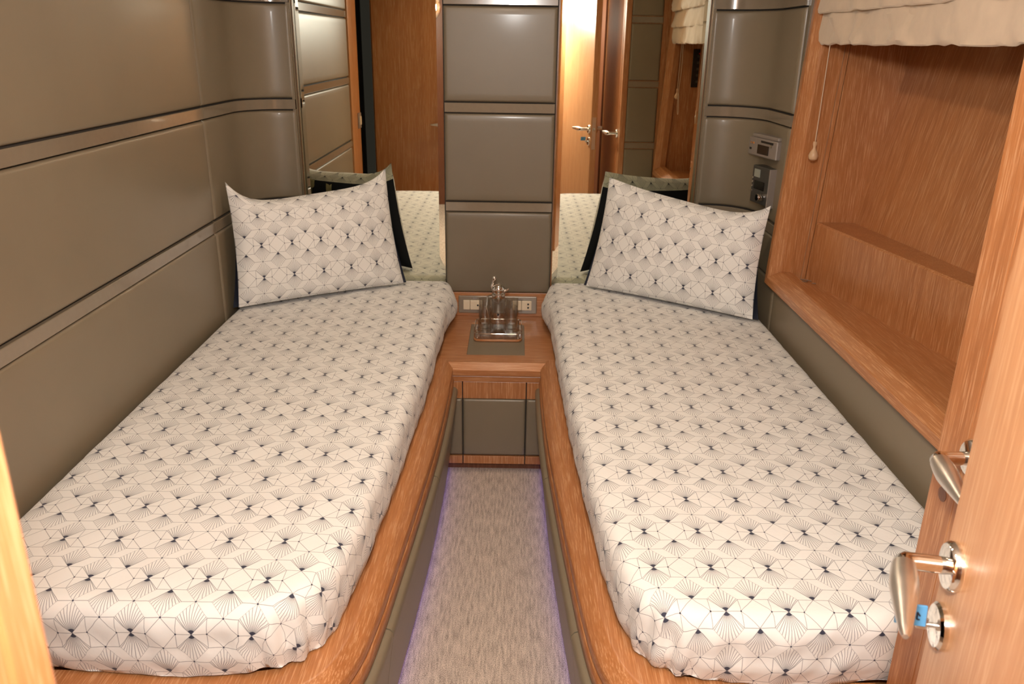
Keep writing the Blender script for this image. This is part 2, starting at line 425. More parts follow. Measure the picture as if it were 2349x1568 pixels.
# ------------------------------------------------------------------ berths
hY = [(0.147, 2.552), (0.146, 2.30), (0.152, 2.0), (0.167, 1.70), (0.181, 1.48), (0.196, 1.27), (0.213, 1.15), (0.245, 1.075), (0.30, 1.03), (0.37, 1.012), (0.46, 1.008)]
def berth(sgn, label, qend):
    root = thing('berth_base', label, 'bed frame', (AX + sgn * 0.55, 1.9, 0))
    path = [(AX + sgn * p.x, p.y) for p in spline(hY + [(qend, 1.008)], 8)]
    side = 1 if sgn > 0 else -1              # outward = towards the aisle
    side = -1 if sgn > 0 else 1
    # left berth is walked from head to foot: aisle lies to the left (+x); right berth mirrored
    side = 1 if sgn < 0 else -1
    rail = [(-0.085, 0.385), (-0.085, 0.416), (-0.030, 0.418), (-0.024, 0.417), (-0.002, 0.396), (0.0, 0.393), (0.0, 0.372), (-0.010, 0.371), (-0.085, 0.371)]
    obj('rail', sweep(bmesh.new(), path, rail, side), WY, root, True)
    mold = [(-0.07, 0.371), (-0.008, 0.371), (-0.008, 0.364), (0.0, 0.361), (0.003, 0.356), (0.003, 0.332), (0.0, 0.328), (-0.07, 0.328)]
    obj('molding', sweep(bmesh.new(), path, mold, side), WY, root, True)
    # leather side panels, in three lengths along the aisle
    prof = [(-0.05, 0.326), (-0.002, 0.326), (0.009, 0.323), (0.015, 0.316), (0.016, 0.306), (0.013, 0.290), (0.004, 0.22), (-0.010, 0.10), (-0.016, 0.045), (-0.022, 0.040), (-0.05, 0.040)]
    cuts = [9, 1.93, 1.34]; segs = [[], [], []]
    idx = [0 if p[1] > 1.93 else (1 if p[1] > 1.34 else 2) for p in path]
    for k in range(3):
        seg = [p for p, j in zip(path, idx) if j == k]
        if k < 2:
            nxt = path[idx.index(k + 1)]; last = seg[-1]; L = math.dist(nxt, last)
            u = max(0.0, (L - 0.0035) / L); seg.append((last[0] + (nxt[0] - last[0]) * u, last[1] + (nxt[1] - last[1]) * u))
        obj('side_panel', sweep(bmesh.new(), seg, prof, side), LEATHER, root, True)
    obj('plinth', sweep(bmesh.new(), path, [(-0.075, 0.0), (-0.055, 0.0), (-0.055, 0.325), (-0.075, 0.325)], side), GAP, root)
    obj('light_strip', sweep(bmesh.new(), path, [(-0.046, 0.026), (-0.036, 0.026), (-0.036, 0.034), (-0.046, 0.034)], side), LED, root)
    # platform the mattress lies on
    bm = bmesh.new(); x0, x1 = sorted((AX + sgn * 0.305, AX + sgn * 0.905)); box(bm, x0, x1, 1.12, 2.53, 0.0, 0.417); 
    obj('platform', bm, WY, root)
    return root
berth(-1, 'left berth base with curved oak rail and grey-brown leather side, against the leather wall', 0.915)
berth(1, 'right berth base with curved oak rail and grey-brown leather side, below the wooden niche', 0.672)

U, V = 0.02525, 0.0281
OUT = [(0.186, 3.045), (0.184, 2.9), (0.188, 2.6), (0.200, 2.0), (0.222, 1.5), (0.237, 1.3), (0.252, 1.2), (0.283, 1.125), (0.34, 1.084), (0.42, 1.070), (0.55, 1.068), (0.72, 1.082), (0.86, 1.10), (0.903, 1.125)]
RR = 0.036; TOP = 0.555; DROP = 0.136
def mattress(sgn, x0, yA, label, seed):
    out = [(p.x, p.y) for p in spline(OUT, 10)] + [(0.903, y) for y in np.linspace(1.14, 3.045, 60)] + [(q, 3.045) for q in np.linspace(0.90, 0.19, 30)]
    P = np.array(out); nxt = np.roll(P, -1, 0); prv = np.roll(P, 1, 0)
    T = nxt - prv; T /= np.linalg.norm(T, axis=1)[:, None]
    N = np.stack([-T[:, 1], T[:, 0]], 1)
    ctr = np.array([0.55, 2.0]); N *= np.sign(((P - ctr) * N).sum(1))[:, None]
    # smooth the normals near the square corners
    for _ in range(6): N = (np.roll(N, 1, 0) + N * 2 + np.roll(N, -1, 0)); N /= np.linalg.norm(N, axis=1)[:, None]
    I = P - N * RR
    # densify
    I2, N2 = [], []
    for i in range(len(I)):
        j = (i + 1) % len(I); L = np.linalg.norm(I[j] - I[i]); k = max(1, int(L / 0.004))
        for s in range(k):
            u = s / k; I2.append(I[i] * (1 - u) + I[j] * u); n = N[i] * (1 - u) + N[j] * u; N2.append(n / np.linalg.norm(n))
    I2 = np.array(I2); N2 = np.array(N2)
    Pd = np.concatenate([P + (nxt - P) * u for u in np.linspace(0, 1, 12)[:-1]])
    ok = np.array([np.sqrt(((Pd - q) ** 2).sum(1)).min() > RR * 0.96 for q in I2]); I2 = I2[ok]; N2 = N2[ok]
    arcl = np.cumsum(np.r_[0, np.linalg.norm(np.diff(I2, axis=0), axis=1)])
    dmax0 = RR * PI / 2 + DROP - RR
    st = 0.0115
    qs = np.arange(-0.02, 1.12, st); ys = np.arange(0.86, 3.24, st)
    G = np.stack(np.meshgrid(qs, ys, indexing='ij'), -1).reshape(-1, 2)
    d = np.zeros(len(G)); ni = np.zeros(len(G), int)
    for s in range(0, len(G), 1500):
        D = ((G[s:s + 1500, None, :] - I2[None]) ** 2).sum(2); k = D.argmin(1); ni[s:s + 1500] = k
        dv = G[s:s + 1500] - I2[k]; d[s:s + 1500] = np.sqrt(D[np.arange(len(k)), k]) * np.sign((dv * N2[k]).sum(1))
    nx, ny = len(qs), len(ys)
    bm = bmesh.new(); uvl = bm.loops.layers.uv.new('UVMap'); verts = {}
    pos = np.zeros((len(G), 3)); flat = G.copy(); use = np.zeros(len(G), bool)
    for i in range(len(G)):
        q, y = G[i]; di = d[i]; k = ni[i]; s = arcl[k]
        cornery = math.exp(-((I2[k][1] - 1.10) / 0.09) ** 2) * math.exp(-((I2[k][0] - 0.29) / 0.10) ** 2)
        foot = 1.0 if I2[k][1] < 1.3 else 0.0
        aisle = 1.0 if N2[k][0] < -0.3 else 0.0
        hem = 0.010 * noise.noise((s * 7, seed, 0)) + 0.006 * noise.noise((s * 22, seed, 3))
        dm = dmax0 + (hem if (foot or aisle) else 0)
        if di > dm:
            f0 = I2[k] + (G[i] - I2[k]) * (dm / di); use[i] = di < dm + st * 1.5; di = dm; flat[i] = f0 + (G[i] - f0) * 0.0
        else: use[i] = True
        if di <= 0:
            z = TOP + 0.004 * noise.noise((q * 5, y * 3, seed)) + 0.0022 * noise.noise((q * 17, y * 9, seed + 5))
            edge = min(1, -di / 0.05)
            pos[i] = (AX + sgn * q, y, TOP + (z - TOP) * edge + 0.004 * math.sin(min(1, -di / 0.25) * PI / 2))
        else:
            a = min(di, RR * PI / 2) / RR; fo = RR * math.sin(a); g = RR * (1 - math.cos(a)) + max(0, di - RR * PI / 2)
            wgt = min(1, di / 0.07)
            wr_ = 0.0045 * noise.noise((s * 9 + di * 6, di * 10, seed)) + 0.0035 * noise.noise((s * 30 + di * 14, di * 9, seed + 2))
            wr_ += cornery * (0.007 * math.sin(s * 2 * PI / 0.041 + 14 * di + 3 * noise.noise((s * 9, seed, 1))) + 0.010 * noise.noise((s * 45, di * 20, seed)))
            if foot and not cornery > 0.5: wr_ += 0.004 * noise.noise((s * 12 + di * 30, di * 18 - s * 9, seed + 8))
            if aisle and y > 2.75: fo += 0.026 * min(1, (y - 2.75) / 0.12) * max(0, min(1, (3.03 - y) / 0.10)) * min(1, g / 0.06) * (1.0 if g < 0.09 else max(0, 1 - (g - 0.09) / 0.05))
            fo += wr_ * wgt - 0.012 * max(0, g - 0.095) / 0.04 * wgt
            dirv = G[i] - I2[k]; dirv = dirv / max(1e-6, np.linalg.norm(dirv)) if d[i] > 0.004 else N2[k]
            p2 = I2[k] + dirv * fo
            pos[i] = (AX + sgn * min(p2[0], 0.9085), min(p2[1], 3.048), max(TOP - g, 0.4205))
    for i in range(nx - 1):
        for j in range(ny - 1):
            q4 = [i * ny + j, (i + 1) * ny + j, (i + 1) * ny + j + 1, i * ny + j + 1]
            if not all(use[k] for k in q4): continue
            vv = []
            for k in q4:
                if k not in verts: verts[k] = bm.verts.new(pos[k])
                vv.append(verts[k])
            f = bm.faces.new(vv)
            for lp, k in zip(f.loops, q4):
                lp[uvl].uv = ((AX + sgn * flat[k][0] - x0) / U, (flat[k][1] - yA) / V)
    root = thing('mattress', label, 'mattress', (AX + sgn * 0.55, 2.05, 0.42))
    sh = obj('fitted_sheet', bm, SHEET, root, False); sh.data.polygons.foreach_set('use_smooth', [True] * len(sh.data.polygons))
    core = bmesh.new(); ring = [(AX + sgn * (I2[k][0] + N2[k][0] * 0.012), I2[k][1] + N2[k][1] * 0.012) for k in range(0, len(I2), 6)]
    loft(core, [[(x, y, z) for x, y in ring] for z in (0.4205, 0.50)]); obj('core', core, CREAM, root)
    return root
mattress(-1, -0.611, 1.605, 'left mattress under a fitted cotton sheet of navy fan pattern, beside the leather wall', 1.7)
mattress(1, 0.357, 1.323, 'right mattress under a fitted cotton sheet of navy fan pattern, below the wooden niche', 6.1)

# ------------------------------------------------------------------ pillows
def pillow(bl, br, tr, tl, sag_fn, label, seed, uvo):
    """four corners in space, puffed along the normal; printed front, navy back"""
    bl, br, tr, tl = map(Vector, (bl, br, tr, tl))
    nrm = ((br - bl).cross(tl - bl)).normalized()
    if nrm.y > 0: nrm = -nrm
    NA, NB = 46, 34
    width = ((br - bl).length + (tr - tl).length) / 2; height = ((tl - bl).length + (tr - br).length) / 2
    def pt(a, b, sidef):
        u, v = (a + 1) / 2, (b + 1) / 2
        # concave sides leave pointed ears at the corners
        back = sidef < 0
        sag = sag_fn(a) * max(0, b) ** 2.2
        b2 = b - 2 * sag / height
        b2 *= 1 - 0.02 * (1 - a * a) * (b < 0)
        a2 = a * (1 - 0.035 * (1 - b * b))
        if back: a2 = a2 * (1.0 + 0.055 * max(0, -b - 0.05))
        u, v = (a2 + 1) / 2, (b2 + 1) / 2
        p = (bl * (1 - u) + br * u) * (1 - v) + (tl * (1 - u) + tr * u) * v
        puff = max(0, (1 - a * a)) ** 0.45 * max(0, (1 - b * b)) ** 0.45
        wr_ = 0.008 * noise.noise((a * 2.2, b * 2.2, seed)) * puff
        rim = min(1, 4.0 * (1 - max(abs(a), abs(b))))
        crease = 0.016 * noise.noise((a * 6, b * 5, seed + 3)) * (1 - puff) * rim
        if not back: return p + nrm * (0.066 * puff + wr_ + crease)
        return p - nrm * (0.056 * puff + 0.012 * max(0, -b - 0.05))
    def grid(sidef):
        bm = bmesh.new(); uvl = bm.loops.layers.uv.new('UVMap')
        vs = [[bm.verts.new(pt(-1 + 2 * i / NA, -1 + 2 * j / NB, sidef)) for j in range(NB + 1)] for i in range(NA + 1)]
        for i in range(NA):
            for j in range(NB):
                f = bm.faces.new((vs[i][j], vs[i + 1][j], vs[i + 1][j + 1], vs[i][j + 1]))
                if sidef < 0 and j > NB * 0.84: f.material_index = 1
                for lp, (ii, jj) in zip(f.loops, ((i, j), (i + 1, j), (i + 1, j + 1), (i, j + 1))):
                    lp[uvl].uv = ((ii / NA - 0.5) * width / 0.0256 + uvo[0], (jj / NB - 0.5) * height / 0.0278 + uvo[1])
        return bm
    root = thing('pillow', label, 'pillow', (bl + br) / 2)
    fr = obj('front_cover', grid(1), SHEET, root); fr.data.polygons.foreach_set('use_smooth', [True] * len(fr.data.polygons))
    bk = obj('back_cover', grid(-1), [NAVY, SHEET], root); bk.data.polygons.foreach_set('use_smooth', [True] * len(bk.data.polygons))
    bk['label'] = 'navy back of the pillow case'
    # wheat ears printed on the navy back
    if seed < 3:
        for cx, cy, sc in ((-0.72, 0.42, 1.0), (-0.56, 0.46, 0.9), (-0.2, 0.36, 0.9)):
            bm = bmesh.new()
            st = [pt(cx + 0.02 * k, cy - 0.7 + 0.14 * k, -1) - nrm * 0.002 for k in range(6)]
            tube(bm, st, 0.0012, 5)
            for k in range(7):
                c0 = Vector(pt(cx + 0.10 + 0.004 * k, cy + 0.035 * k * sc, -1)) - nrm * 0.002
                for sg in (-1, 1):
                    c1 = Vector(pt(cx + 0.10 + sg * 0.06 * sc, cy + 0.035 * k * sc + 0.09, -1)) - nrm * 0.002
                    tube(bm, [c0, (c0 + c1) / 2, c1], [0.002, 0.005, 0.001], 6)
            obj('wheat_print', bm, WHEAT, bk, True)
    return root
pillow((-0.925, 2.615, 0.566), (-0.410, 2.940, 0.566), (-0.470, 2.985, 0.985), (-0.945, 2.665, 0.980), lambda a: 0.066 * (1 - abs(a) ** 5) * (1 - 0.25 * a), 'plump pillow in navy fan print standing on the left mattress against the leather corner', 1.3, (0.5, 0.2))
pillow((0.275, 2.945, 0.566), (0.800, 2.575, 0.566), (0.835, 2.640, 0.935), (0.345, 2.985, 0.965), lambda a: 0.034 * (1 - abs(a) ** 4) * (1 + 0.7 * a), 'plump pillow in navy fan print standing on the right mattress beside the niche post', 5.3, (0.9, 0.6))

# ------------------------------------------------------------------ nightstand
ns = thing('nightstand', 'low oak nightstand built in between the two berths', 'nightstand', (AX, 2.8, 0))
bm = bmesh.new()
xl, xr, yf, yb = -0.262, 0.162, 2.546, 3.055; ix0, ix1, iy0, iy1 = -0.156, 0.045, 2.612, 2.955
for a in ((xl, ix0, yf, yb), (ix1, xr, yf, yb), (ix0, ix1, yf, iy0), (ix0, ix1, iy1, yb)): box(bm, a[0], a[1], a[2], a[3], 0.382, 0.410)
obj('top', bm, WX, ns)
obj('inset_mat', B(ix0, ix1, iy0, iy1, 0.392, 0.403), LEATHER, ns)
bm = bmesh.new()     # bevelled front edge, mitred into the rails
def quadprism(bm, A, Bq): 
    loft(bm, [A, Bq])
l0, l1, r0, r1 = -0.226, -0.197, 0.126, 0.097
loft(bm, [[(l0 - 0.02, yf - 0.003, 0.410), (l1, yf - 0.027, 0.390), (l1, yf - 0.027, 0.370), (l0 - 0.02, yf, 0.370)],
          [(r0 + 0.02, yf - 0.003, 0.410), (r1, yf - 0.027, 0.390), (r1, yf - 0.027, 0.370), (r0 + 0.02, yf, 0.370)]])
obj('front_edge', bm, WX, ns)
obj('molding', B(-0.2, 0.1, 2.524, 2.56, 0.346, 0.367, 0.002), WX, ns)
segx = [(-0.215, -0.1665), (-0.1635, 0.0495), (0.0525, 0.115)]
for i, (a, b) in enumerate(segx):
    nm = 'drawer_front' if i == 1 else 'side_front'
    p = obj(nm, B(a, b, 2.528, 2.556, 0.283, 0.345, 0.0015), WZ, ns)
    obj('leather_facing', cushion([(a, 2.535), (b, 2.535)], 0.068, 0.281, 0.008, -1, 0.008), LEATHER, p, True)
    obj('lower_strip', B(a, b, 2.528, 2.556, 0.034, 0.064, 0.0015), WZ, p)
obj('carcass', B(-0.23, 0.13, 2.538, 3.05, 0.03, 0.38), GAP, ns)
obj('kick_board', B(-0.23, 0.13, 2.56, 2.575, 0.0, 0.034), WDARK, ns)
obj('back_board', B(-0.262, 0.150, 3.036, 3.058, 0.41, 0.506, 0.002), WX, ns)

so = thing('socket_panel', 'taupe socket plate with cream switches and outlets on the nightstand back board', 'socket', (-0.058, 3.036, 0.46))
obj('plate', B(-0.211, 0.094, 3.027, 3.036, 0.424, 0.494, 0.003), STRIP, so)
for i, (a, b) in enumerate(((-0.192, -0.166), (-0.165, -0.118), (0.0, 0.034), (0.035, 0.074))):
    p = obj('outlet' if i in (1, 3) else 'switch', B(a, b, 3.020, 3.028, 0.440, 0.478, 0.002), IVORY, so)
    if i in (1, 3):
        bm = bmesh.new()
        for zz in ((0.452, 0.466) if i == 3 else (0.459,)):
            lathe(bm, [(0.0001, -0.002), (0.0036, -0.002), (0.0036, 0.001), (0.0001, 0.001)], ((a + b) / 2 + 0.006, 3.020, zz), 12, 'Y')
        obj('pin_hole', bm, BLACK, p)
for a in (-0.155, 0.022):
    obj('nameplate', B(a, a + 0.016, 3.024, 3.028, 0.482, 0.4875), SILVER, so)

# ------------------------------------------------------------------ drinks set on the nightstand
TX, TY, TZ = -0.052, 2.846, 0.4035
tr_ = thing('serving_tray', 'small clear glass tray with oak base and chrome corner posts on the nightstand mat', 'tray', (TX, TY, TZ))
def rrect(hx, hy, r, z, n=5):
    out = []
    for cx, cy, a0 in ((hx - r, hy - r, 0), (-hx + r, hy - r, 90), (-hx + r, -hy + r, 180), (hx - r, -hy + r, 270)):
        for k in range(n + 1):
            a = math.radians(a0 + 90 * k / n); out.append((TX + cx + r * math.cos(a), TY + cy + r * math.sin(a), z))
    return out
bm = bmesh.new(); loft(bm, [rrect(0.086, 0.084, 0.018, TZ), rrect(0.088, 0.086, 0.02, TZ + 0.002), rrect(0.088, 0.086, 0.02, TZ + 0.007), rrect(0.087, 0.085, 0.02, TZ + 0.008)])
w_ = obj('wooden_base', bm, WX, tr_, True); w_['label'] = 'light oak underside of the tray'
bm = bmesh.new(); loft(bm, [rrect(0.084, 0.082, 0.018, TZ + 0.0082), rrect(0.085, 0.083, 0.018, TZ + 0.010)])
obj('base', bm, GLASS, tr_, True)
bm = bmesh.new(); tube(bm, rrect(0.086, 0.084, 0.02, TZ + 0.030) + rrect(0.086, 0.084, 0.02, TZ + 0.030)[:1], 0.0018, 8); obj('rail', bm, CHROME, tr_, True)
for sx in (-1, 1):
    for sy in (-1, 1):
        bm = bmesh.new(); lathe(bm, [(0.004, 0.009), (0.004, 0.026), (0.0055, 0.028), (0.0055, 0.034), (0.002, 0.036)], (TX + sx * 0.074, TY + sy * 0.072, TZ), 10)
        obj('post', bm, CHROME, tr_, True)
def glass_mesh():
    bm = bmesh.new(); n = 24; H = 0.112
    prof = [(0.0001, 0.0), (0.020, 0.0), (0.0225, 0.003), (0.0225, 0.018), (0.0225, 0.045), (0.0228, H - 0.02), (0.0230, H), (0.0215, H + 0.001), (0.0205, H - 0.004), (0.0198, 0.02), (0.018, 0.014), (0.0001, 0.013)]
    rings = []
    for i, (r, h) in enumerate(prof):
        ring = []
        for k in range(n):
            a = 2 * PI * k / n; rr = r
            if 2 <= i <= 4: rr = r * (1.0 - (0.055 if k % 2 else 0.0))
            ring.append((max(rr, 1e-4) * math.cos(a), max(rr, 1e-4) * math.sin(a), h))
        rings.append(ring)
    return loft(bm, rings)
gspots = [(-0.047, -0.044, 'front left'), (0.047, -0.044, 'front right'), (-0.050, 0.045, 'back left'), (0.050, 0.045, 'back right')]
g0 = None
for dx, dy, nm in gspots:
    if g0 is None:
        g0 = obj('drinking_glass', glass_mesh(), GLASS, None, True); g = g0
    else:
        g = g0.copy(); COL.objects.link(g)
    g.location = (TX + dx, TY + dy, TZ + 0.0105)
    tag(g, 'clear cut-glass tumbler standing at the %s corner of the small tray' % nm, 'glass', 'tumblers on the tray')
ca = thing('carafe', 'ribbed glass carafe with chrome lid and handle in the middle of the tray', 'carafe', (TX, TY, TZ + 0.0105))
bm = bmesh.new(); n = 28; rings = []
prof = [(0.0001, 0), (0.024, 0), (0.027, 0.004), (0.027, 0.06), (0.0265, 0.115), (0.022, 0.135), (0.018, 0.142), (0.016, 0.142), (0.020, 0.132), (0.0235, 0.113), (0.0240, 0.012), (0.0001, 0.010)]
for i, (r, h) in enumerate(prof):
    rings.append([(TX + max(1e-4, r * (1 - (0.06 if (k % 2 and 2 <= i <= 4) else 0))) * math.cos(2 * PI * k / n), TY + max(1e-4, r * (1 - (0.06 if (k % 2 and 2 <= i <= 4) else 0))) * math.sin(2 * PI * k / n), TZ + 0.0105 + h) for k in range(n)])
obj('body', loft(bm, rings), GLASS, ca, True)
c0 = (TX, TY, TZ + 0.0105)
bm = bmesh.new(); lathe(bm, [(0.0225, 0.131), (0.0245, 0.134), (0.0245, 0.146), (0.021, 0.149), (0.021, 0.156), (0.0235, 0.160), (0.0235, 0.168), (0.020, 0.174), (0.012, 0.182), (0.004, 0.185), (0.0001, 0.186)], c0, 28); lid = obj('lid', bm, CHROME, ca, True)
bm = bmesh.new(); tube(bm, [(TX - 0.018, TY + 0.004, TZ + 0.165), (TX - 0.024, TY + 0.004, TZ + 0.182), (TX - 0.021, TY + 0.004, TZ + 0.200), (TX - 0.016, TY + 0.004, TZ + 0.210)], [0.006, 0.005, 0.004, 0.0035], 10)
lathe(bm, [(0.0001, 0.206), (0.006, 0.208), (0.0085, 0.214), (0.006, 0.220), (0.0001, 0.222)], (TX - 0.016, TY + 0.004, TZ), 14)
obj('thumb_lever', bm, CHROME, lid, True)
bm = bmesh.new(); tube(bm, [(TX + 0.018, TY, TZ + 0.166), (TX + 0.028, TY - 0.002, TZ + 0.170), (TX + 0.037, TY - 0.004, TZ + 0.178)], [0.007, 0.005, 0.003], 10); obj('spout', bm, CHROME, ca, True)
bm = bmesh.new(); tube(bm, [(TX - 0.022, TY + 0.006, TZ + 0.150), (TX - 0.040, TY + 0.012, TZ + 0.142), (TX - 0.044, TY + 0.013, TZ + 0.10), (TX - 0.034, TY + 0.010, TZ + 0.06), (TX - 0.026, TY + 0.008, TZ + 0.055)], 0.003, 8); obj('handle', bm, CHROME, ca, True)
bm = bmesh.new(); lathe(bm, [(0.0001, -0.003), (0.004, -0.003), (0.004, 0.0), (0.0001, 0.0)], (TX, TY - 0.0268, TZ + 0.085), 12, 'Y'); obj('label_dot', bm, BLACK, ca)

# ------------------------------------------------------------------ niche in the right wall
def shear(o, x0=0.0, k=0.05, z0=0.68):
    for v in o.data.vertices: v.co.x += k * (v.co.z + OFF.z - z0)
OFF = Vector((0, 0, 0))
ni = thing('wall_niche', 'oak framed niche with shelf in the right wall above the right mattress', 'niche', (0, 0, 0))
YA, YB, ZA, ZB = 1.085, 2.632, 0.678, 1.82
prof = [(0.872, 0.0), (0.843, 0.0), (0.840, 0.004), (0.840, 0.026), (0.843, 0.030), (0.868, 0.050), (0.873, 0.053), (0.905, 0.053), (0.905, 0.0)]
bm = bmesh.new()
rings = []
for (cy, cz_, sy, sz) in ((YA, ZA, 1, 1), (YB, ZA, -1, 1), (YB, ZB, -1, -1), (YA, ZB, 1, -1)):
    rings.append([(x, cy + sy * wd, cz_ + sz * wd) for x, wd in prof])
R4 = [[bm.verts.new(p) for p in r] for r in rings]
for i in range(4):
    for k in range(len(prof)):
        a, b = R4[i], R4[(i + 1) % 4]; k2 = (k + 1) % len(prof)
        f = bm.faces.new((a[k], a[k2], b[k2], b[k])); f.material_index = 0 if i in (0, 2) else 1
o = obj('frame', bm, [WY, WZ], ni); shear(o)
def hull(y, z): return 1.093 + 0.107 * (2.536 - y) + 0.175 * (z - 0.895)
ya, yb2 = 1.12, 2.582
bm = bmesh.new(); loft(bm, [[(0.90, ya, z), (hull(ya, z) + 0.01, ya, z), (hull(yb2, z) + 0.01, yb2, z), (0.90, yb2, z)] for z in (0.678, 0.703)]); obj('shelf', bm, WY, ni)
bm = bmesh.new(); loft(bm, [[(hull(y, 0.68), y, 0.68), (hull(y, 1.82), y, 1.82), (hull(y, 1.82) + 0.02, y, 1.82), (hull(y, 0.68) + 0.02, y, 0.68)] for y in (ya, yb2)]); obj('back', bm, wood('oak_leaning', 2, tilt=-math.atan(0.175)), ni)
o = obj('end_board', B(0.90, 0.955, 2.580, 2.597, 0.70, 1.82), WZ, ni); shear(o)
o = obj('end_panel', B(0.9575, 1.30, 2.582, 2.60, 0.70, 1.82), WZ, ni); shear(o)
o = obj('end_panel', B(0.90, 1.35, 1.105, 1.125, 0.70, 1.82), WZ, ni); shear(o)
obj('soffit', B(0.90, 1.45, 1.12, 2.59, 1.80, 1.82), WY, ni)
def bf(y): return 0.975 + 0.161 * (2.533 - y)
bm = bmesh.new(); rings = []
for y in (yb2 - 0.001, 1.14):
    rings.append([(bf(y), y, 0.703), (bf(y), y, 0.889), (bf(y) + 0.006, y, 0.895), (hull(y, 0.895) + 0.001, y, 0.895), (hull(y, 0.703) + 0.001, y, 0.703)])
loft(bm, rings); obj('ledge', bm, wood('oak_ledge', 2), ni)

rs = thing('roman_shade', 'cream roman shade gathered up at the top of the niche', 'blind', (0.88, 1.85, 1.43))
def fold(z0, z1, xo, seed, label=None):
    bm = bmesh.new(); n = 150; rings = []
    for side_ in (0, 1):
        pass
    rows = []
    zz = [(0.0, 0.0), (0.03, 0.004), (0.12, 0.006), (0.35, 0.004), (0.7, 0.0), (1.0, -0.004)]
    for i in range(n + 1):
        u = i / n; y = 1.145 + (2.574 - 1.145) * u; s = y * 9
        pl = 0.5 + 0.5 * noise.noise((s * 1.1, seed, 0)); kink = max(0, noise.noise((s * 1.7, seed, 9))) 
        zb = z0 + 0.010 * kink - 0.003 * pl
        row = []
        for h, bul in zz:
            x = xo + 0.05 * (1.428 - 0.68) - bul * (0.6 + pl) - 0.026 * abs(noise.noise((s * 0.55 + h * 0.9, h * 0.7, seed))) ** 0.8 - 0.016 * abs(noise.noise((s * 1.2 - h * 1.6, h * 0.5, seed + 4)))
            row.append((x, y, zb + (z1 - zb) * h))
        row += [(x + 0.004, y, z1), (xo + 0.05 * (1.428 - 0.68) + 0.005, y, zb + 0.003)]
        rows.append(row)
    loft(bm, rows); return obj('fold', bm, CREAM, rs, True)
for k, z0 in enumerate((1.428, 1.513, 1.598, 1.683)): fold(z0, z0 + 0.10, 0.868 - 0.008 * k, k * 3.3)
o = obj('head_rail', B(0.905, 0.93, 1.145, 2.574, 1.76, 1.80), CREAM, rs)
def pull(x, y, zk, name_loop):
    bm = bmesh.new(); tube(bm, [(x + 0.004, y, 1.47), (x, y, zk + 0.05)], 0.0014, 6); c = obj('pull_cord', bm, CORD, rs, True)
    bm = bmesh.new(); lathe(bm, [(0.0001, 0.056), (0.0055, 0.055), (0.006, 0.048), (0.004, 0.040), (0.005, 0.034), (0.011, 0.024), (0.0145, 0.014), (0.012, 0.004), (0.006, 0.0), (0.0001, -0.0005)], (x, y, zk), 20)
    obj('knob', bm, KNOBW, c, True)
    if name_loop:
        bm = bmesh.new(); tube(bm, [(p.x, p.y, p.z) for p in spline([(x + 0.005, y + 0.03, 1.46), (x + 0.004, y + 0.05, 1.30), (x + 0.004, y + 0.02, 1.19), (x + 0.004, y + 0.035, 1.13), (x + 0.004, y + 0.06, 1.08), (x + 0.004, y + 0.045, 1.055), (x + 0.004, y + 0.02, 1.09), (x + 0.004, y + 0.01, 1.17)], 6)], 0.0014, 6)
        obj('cord_loop', bm, CORD, c, True)
pull(0.899, 2.50, 1.100, False)
pull(0.905, 1.34, 1.135, True)
# thin cord lying down the far end board, its tangled end on the shelf
bm = bmesh.new(); tube(bm, [(0.959 + 0.05 * (z - 0.68) - 0.018, 2.5795, z) for z in (1.43, 1.1, 0.705)], 0.0007, 6)
pts = [(0.962, 2.572, 0.7055), (0.955, 2.555, 0.706), (0.94, 2.55, 0.708), (0.93, 2.562, 0.706), (0.945, 2.57, 0.709), (0.975, 2.556, 0.706), (0.99, 2.545, 0.706), (0.985, 2.53, 0.707), (0.965, 2.535, 0.706)]
tube(bm, [(p.x, p.y, p.z) for p in spline(pts, 5)], 0.0016, 6)
tag(obj('loose_cord', bm, plain('old_cord', (0.22, 0.15, 0.10), 0.8), None, True), 'thin worn cord running down the niche end, its tangled end on the oak shelf', 'cord')
cpn = thing('control_panel', 'black switch panel inside the niche near the wardrobe, seen in the right mirror', 'control panel', (1.07, 1.125, 1.3))
obj('plate', B(1.02, 1.12, 1.1255, 1.133, 1.19, 1.40, 0.002), BLACK, cpn)
for k in range(5):
    obj('switch', B(1.045, 1.065, 1.133, 1.136, 1.215 + 0.035 * k, 1.228 + 0.035 * k, 0.001), GREY, cpn)
bm = B(1.052, 1.06, 1.133, 1.1365, 1.372, 1.38); obj('indicator', bm, plain('red_indicator', (0.5, 0.02, 0.02), 0.4), cpn)

# ------------------------------------------------------------------ radio sets on the curved leather corner
def device(name, label, cat, loc, rotz): return thing(name, label, cat, loc, rotz)
ang = math.radians(-118)                      # local -y faces the aisle
R1 = device('radio', 'silver audio player with dark display on the leather corner, the upper of the two', 'radio', (0.862, 2.800, 1.070), -math.radians(78))
obj('body', B(-0.095, 0.095, -0.034, 0.004, 0.0, 0.060, 0.004), SILVER, R1, world=False)
obj('lid', B(-0.085, 0.090, -0.028, 0.004, 0.060, 0.072, 0.003), SILVER, R1, world=False)
obj('display', B(-0.028, 0.046, -0.036, -0.033, 0.010, 0.040), DISPLAY, R1, world=False)
obj('slot', B(-0.010, 0.072, -0.0350, -0.030, 0.047, 0.054), BLACK, R1, world=False)
for x in (-0.080, -0.062, 0.056): obj('button', B(x, x + 0.013, -0.0375, -0.033, 0.038, 0.046, 0.001), CHROME, R1, world=False)
obj('sensor', B(-0.084, -0.072, -0.0355, -0.033, 0.018, 0.025), BLACK, R1, world=False)
R2 = device('radio', 'grey tuner with round silver knob on the leather corner, below the audio player', 'radio', (0.868, 2.785, 0.915), -math.radians(78))
obj('body', B(-0.062, 0.062, -0.036, 0.004, 0.0, 0.125, 0.003), GREY, R2, world=False)
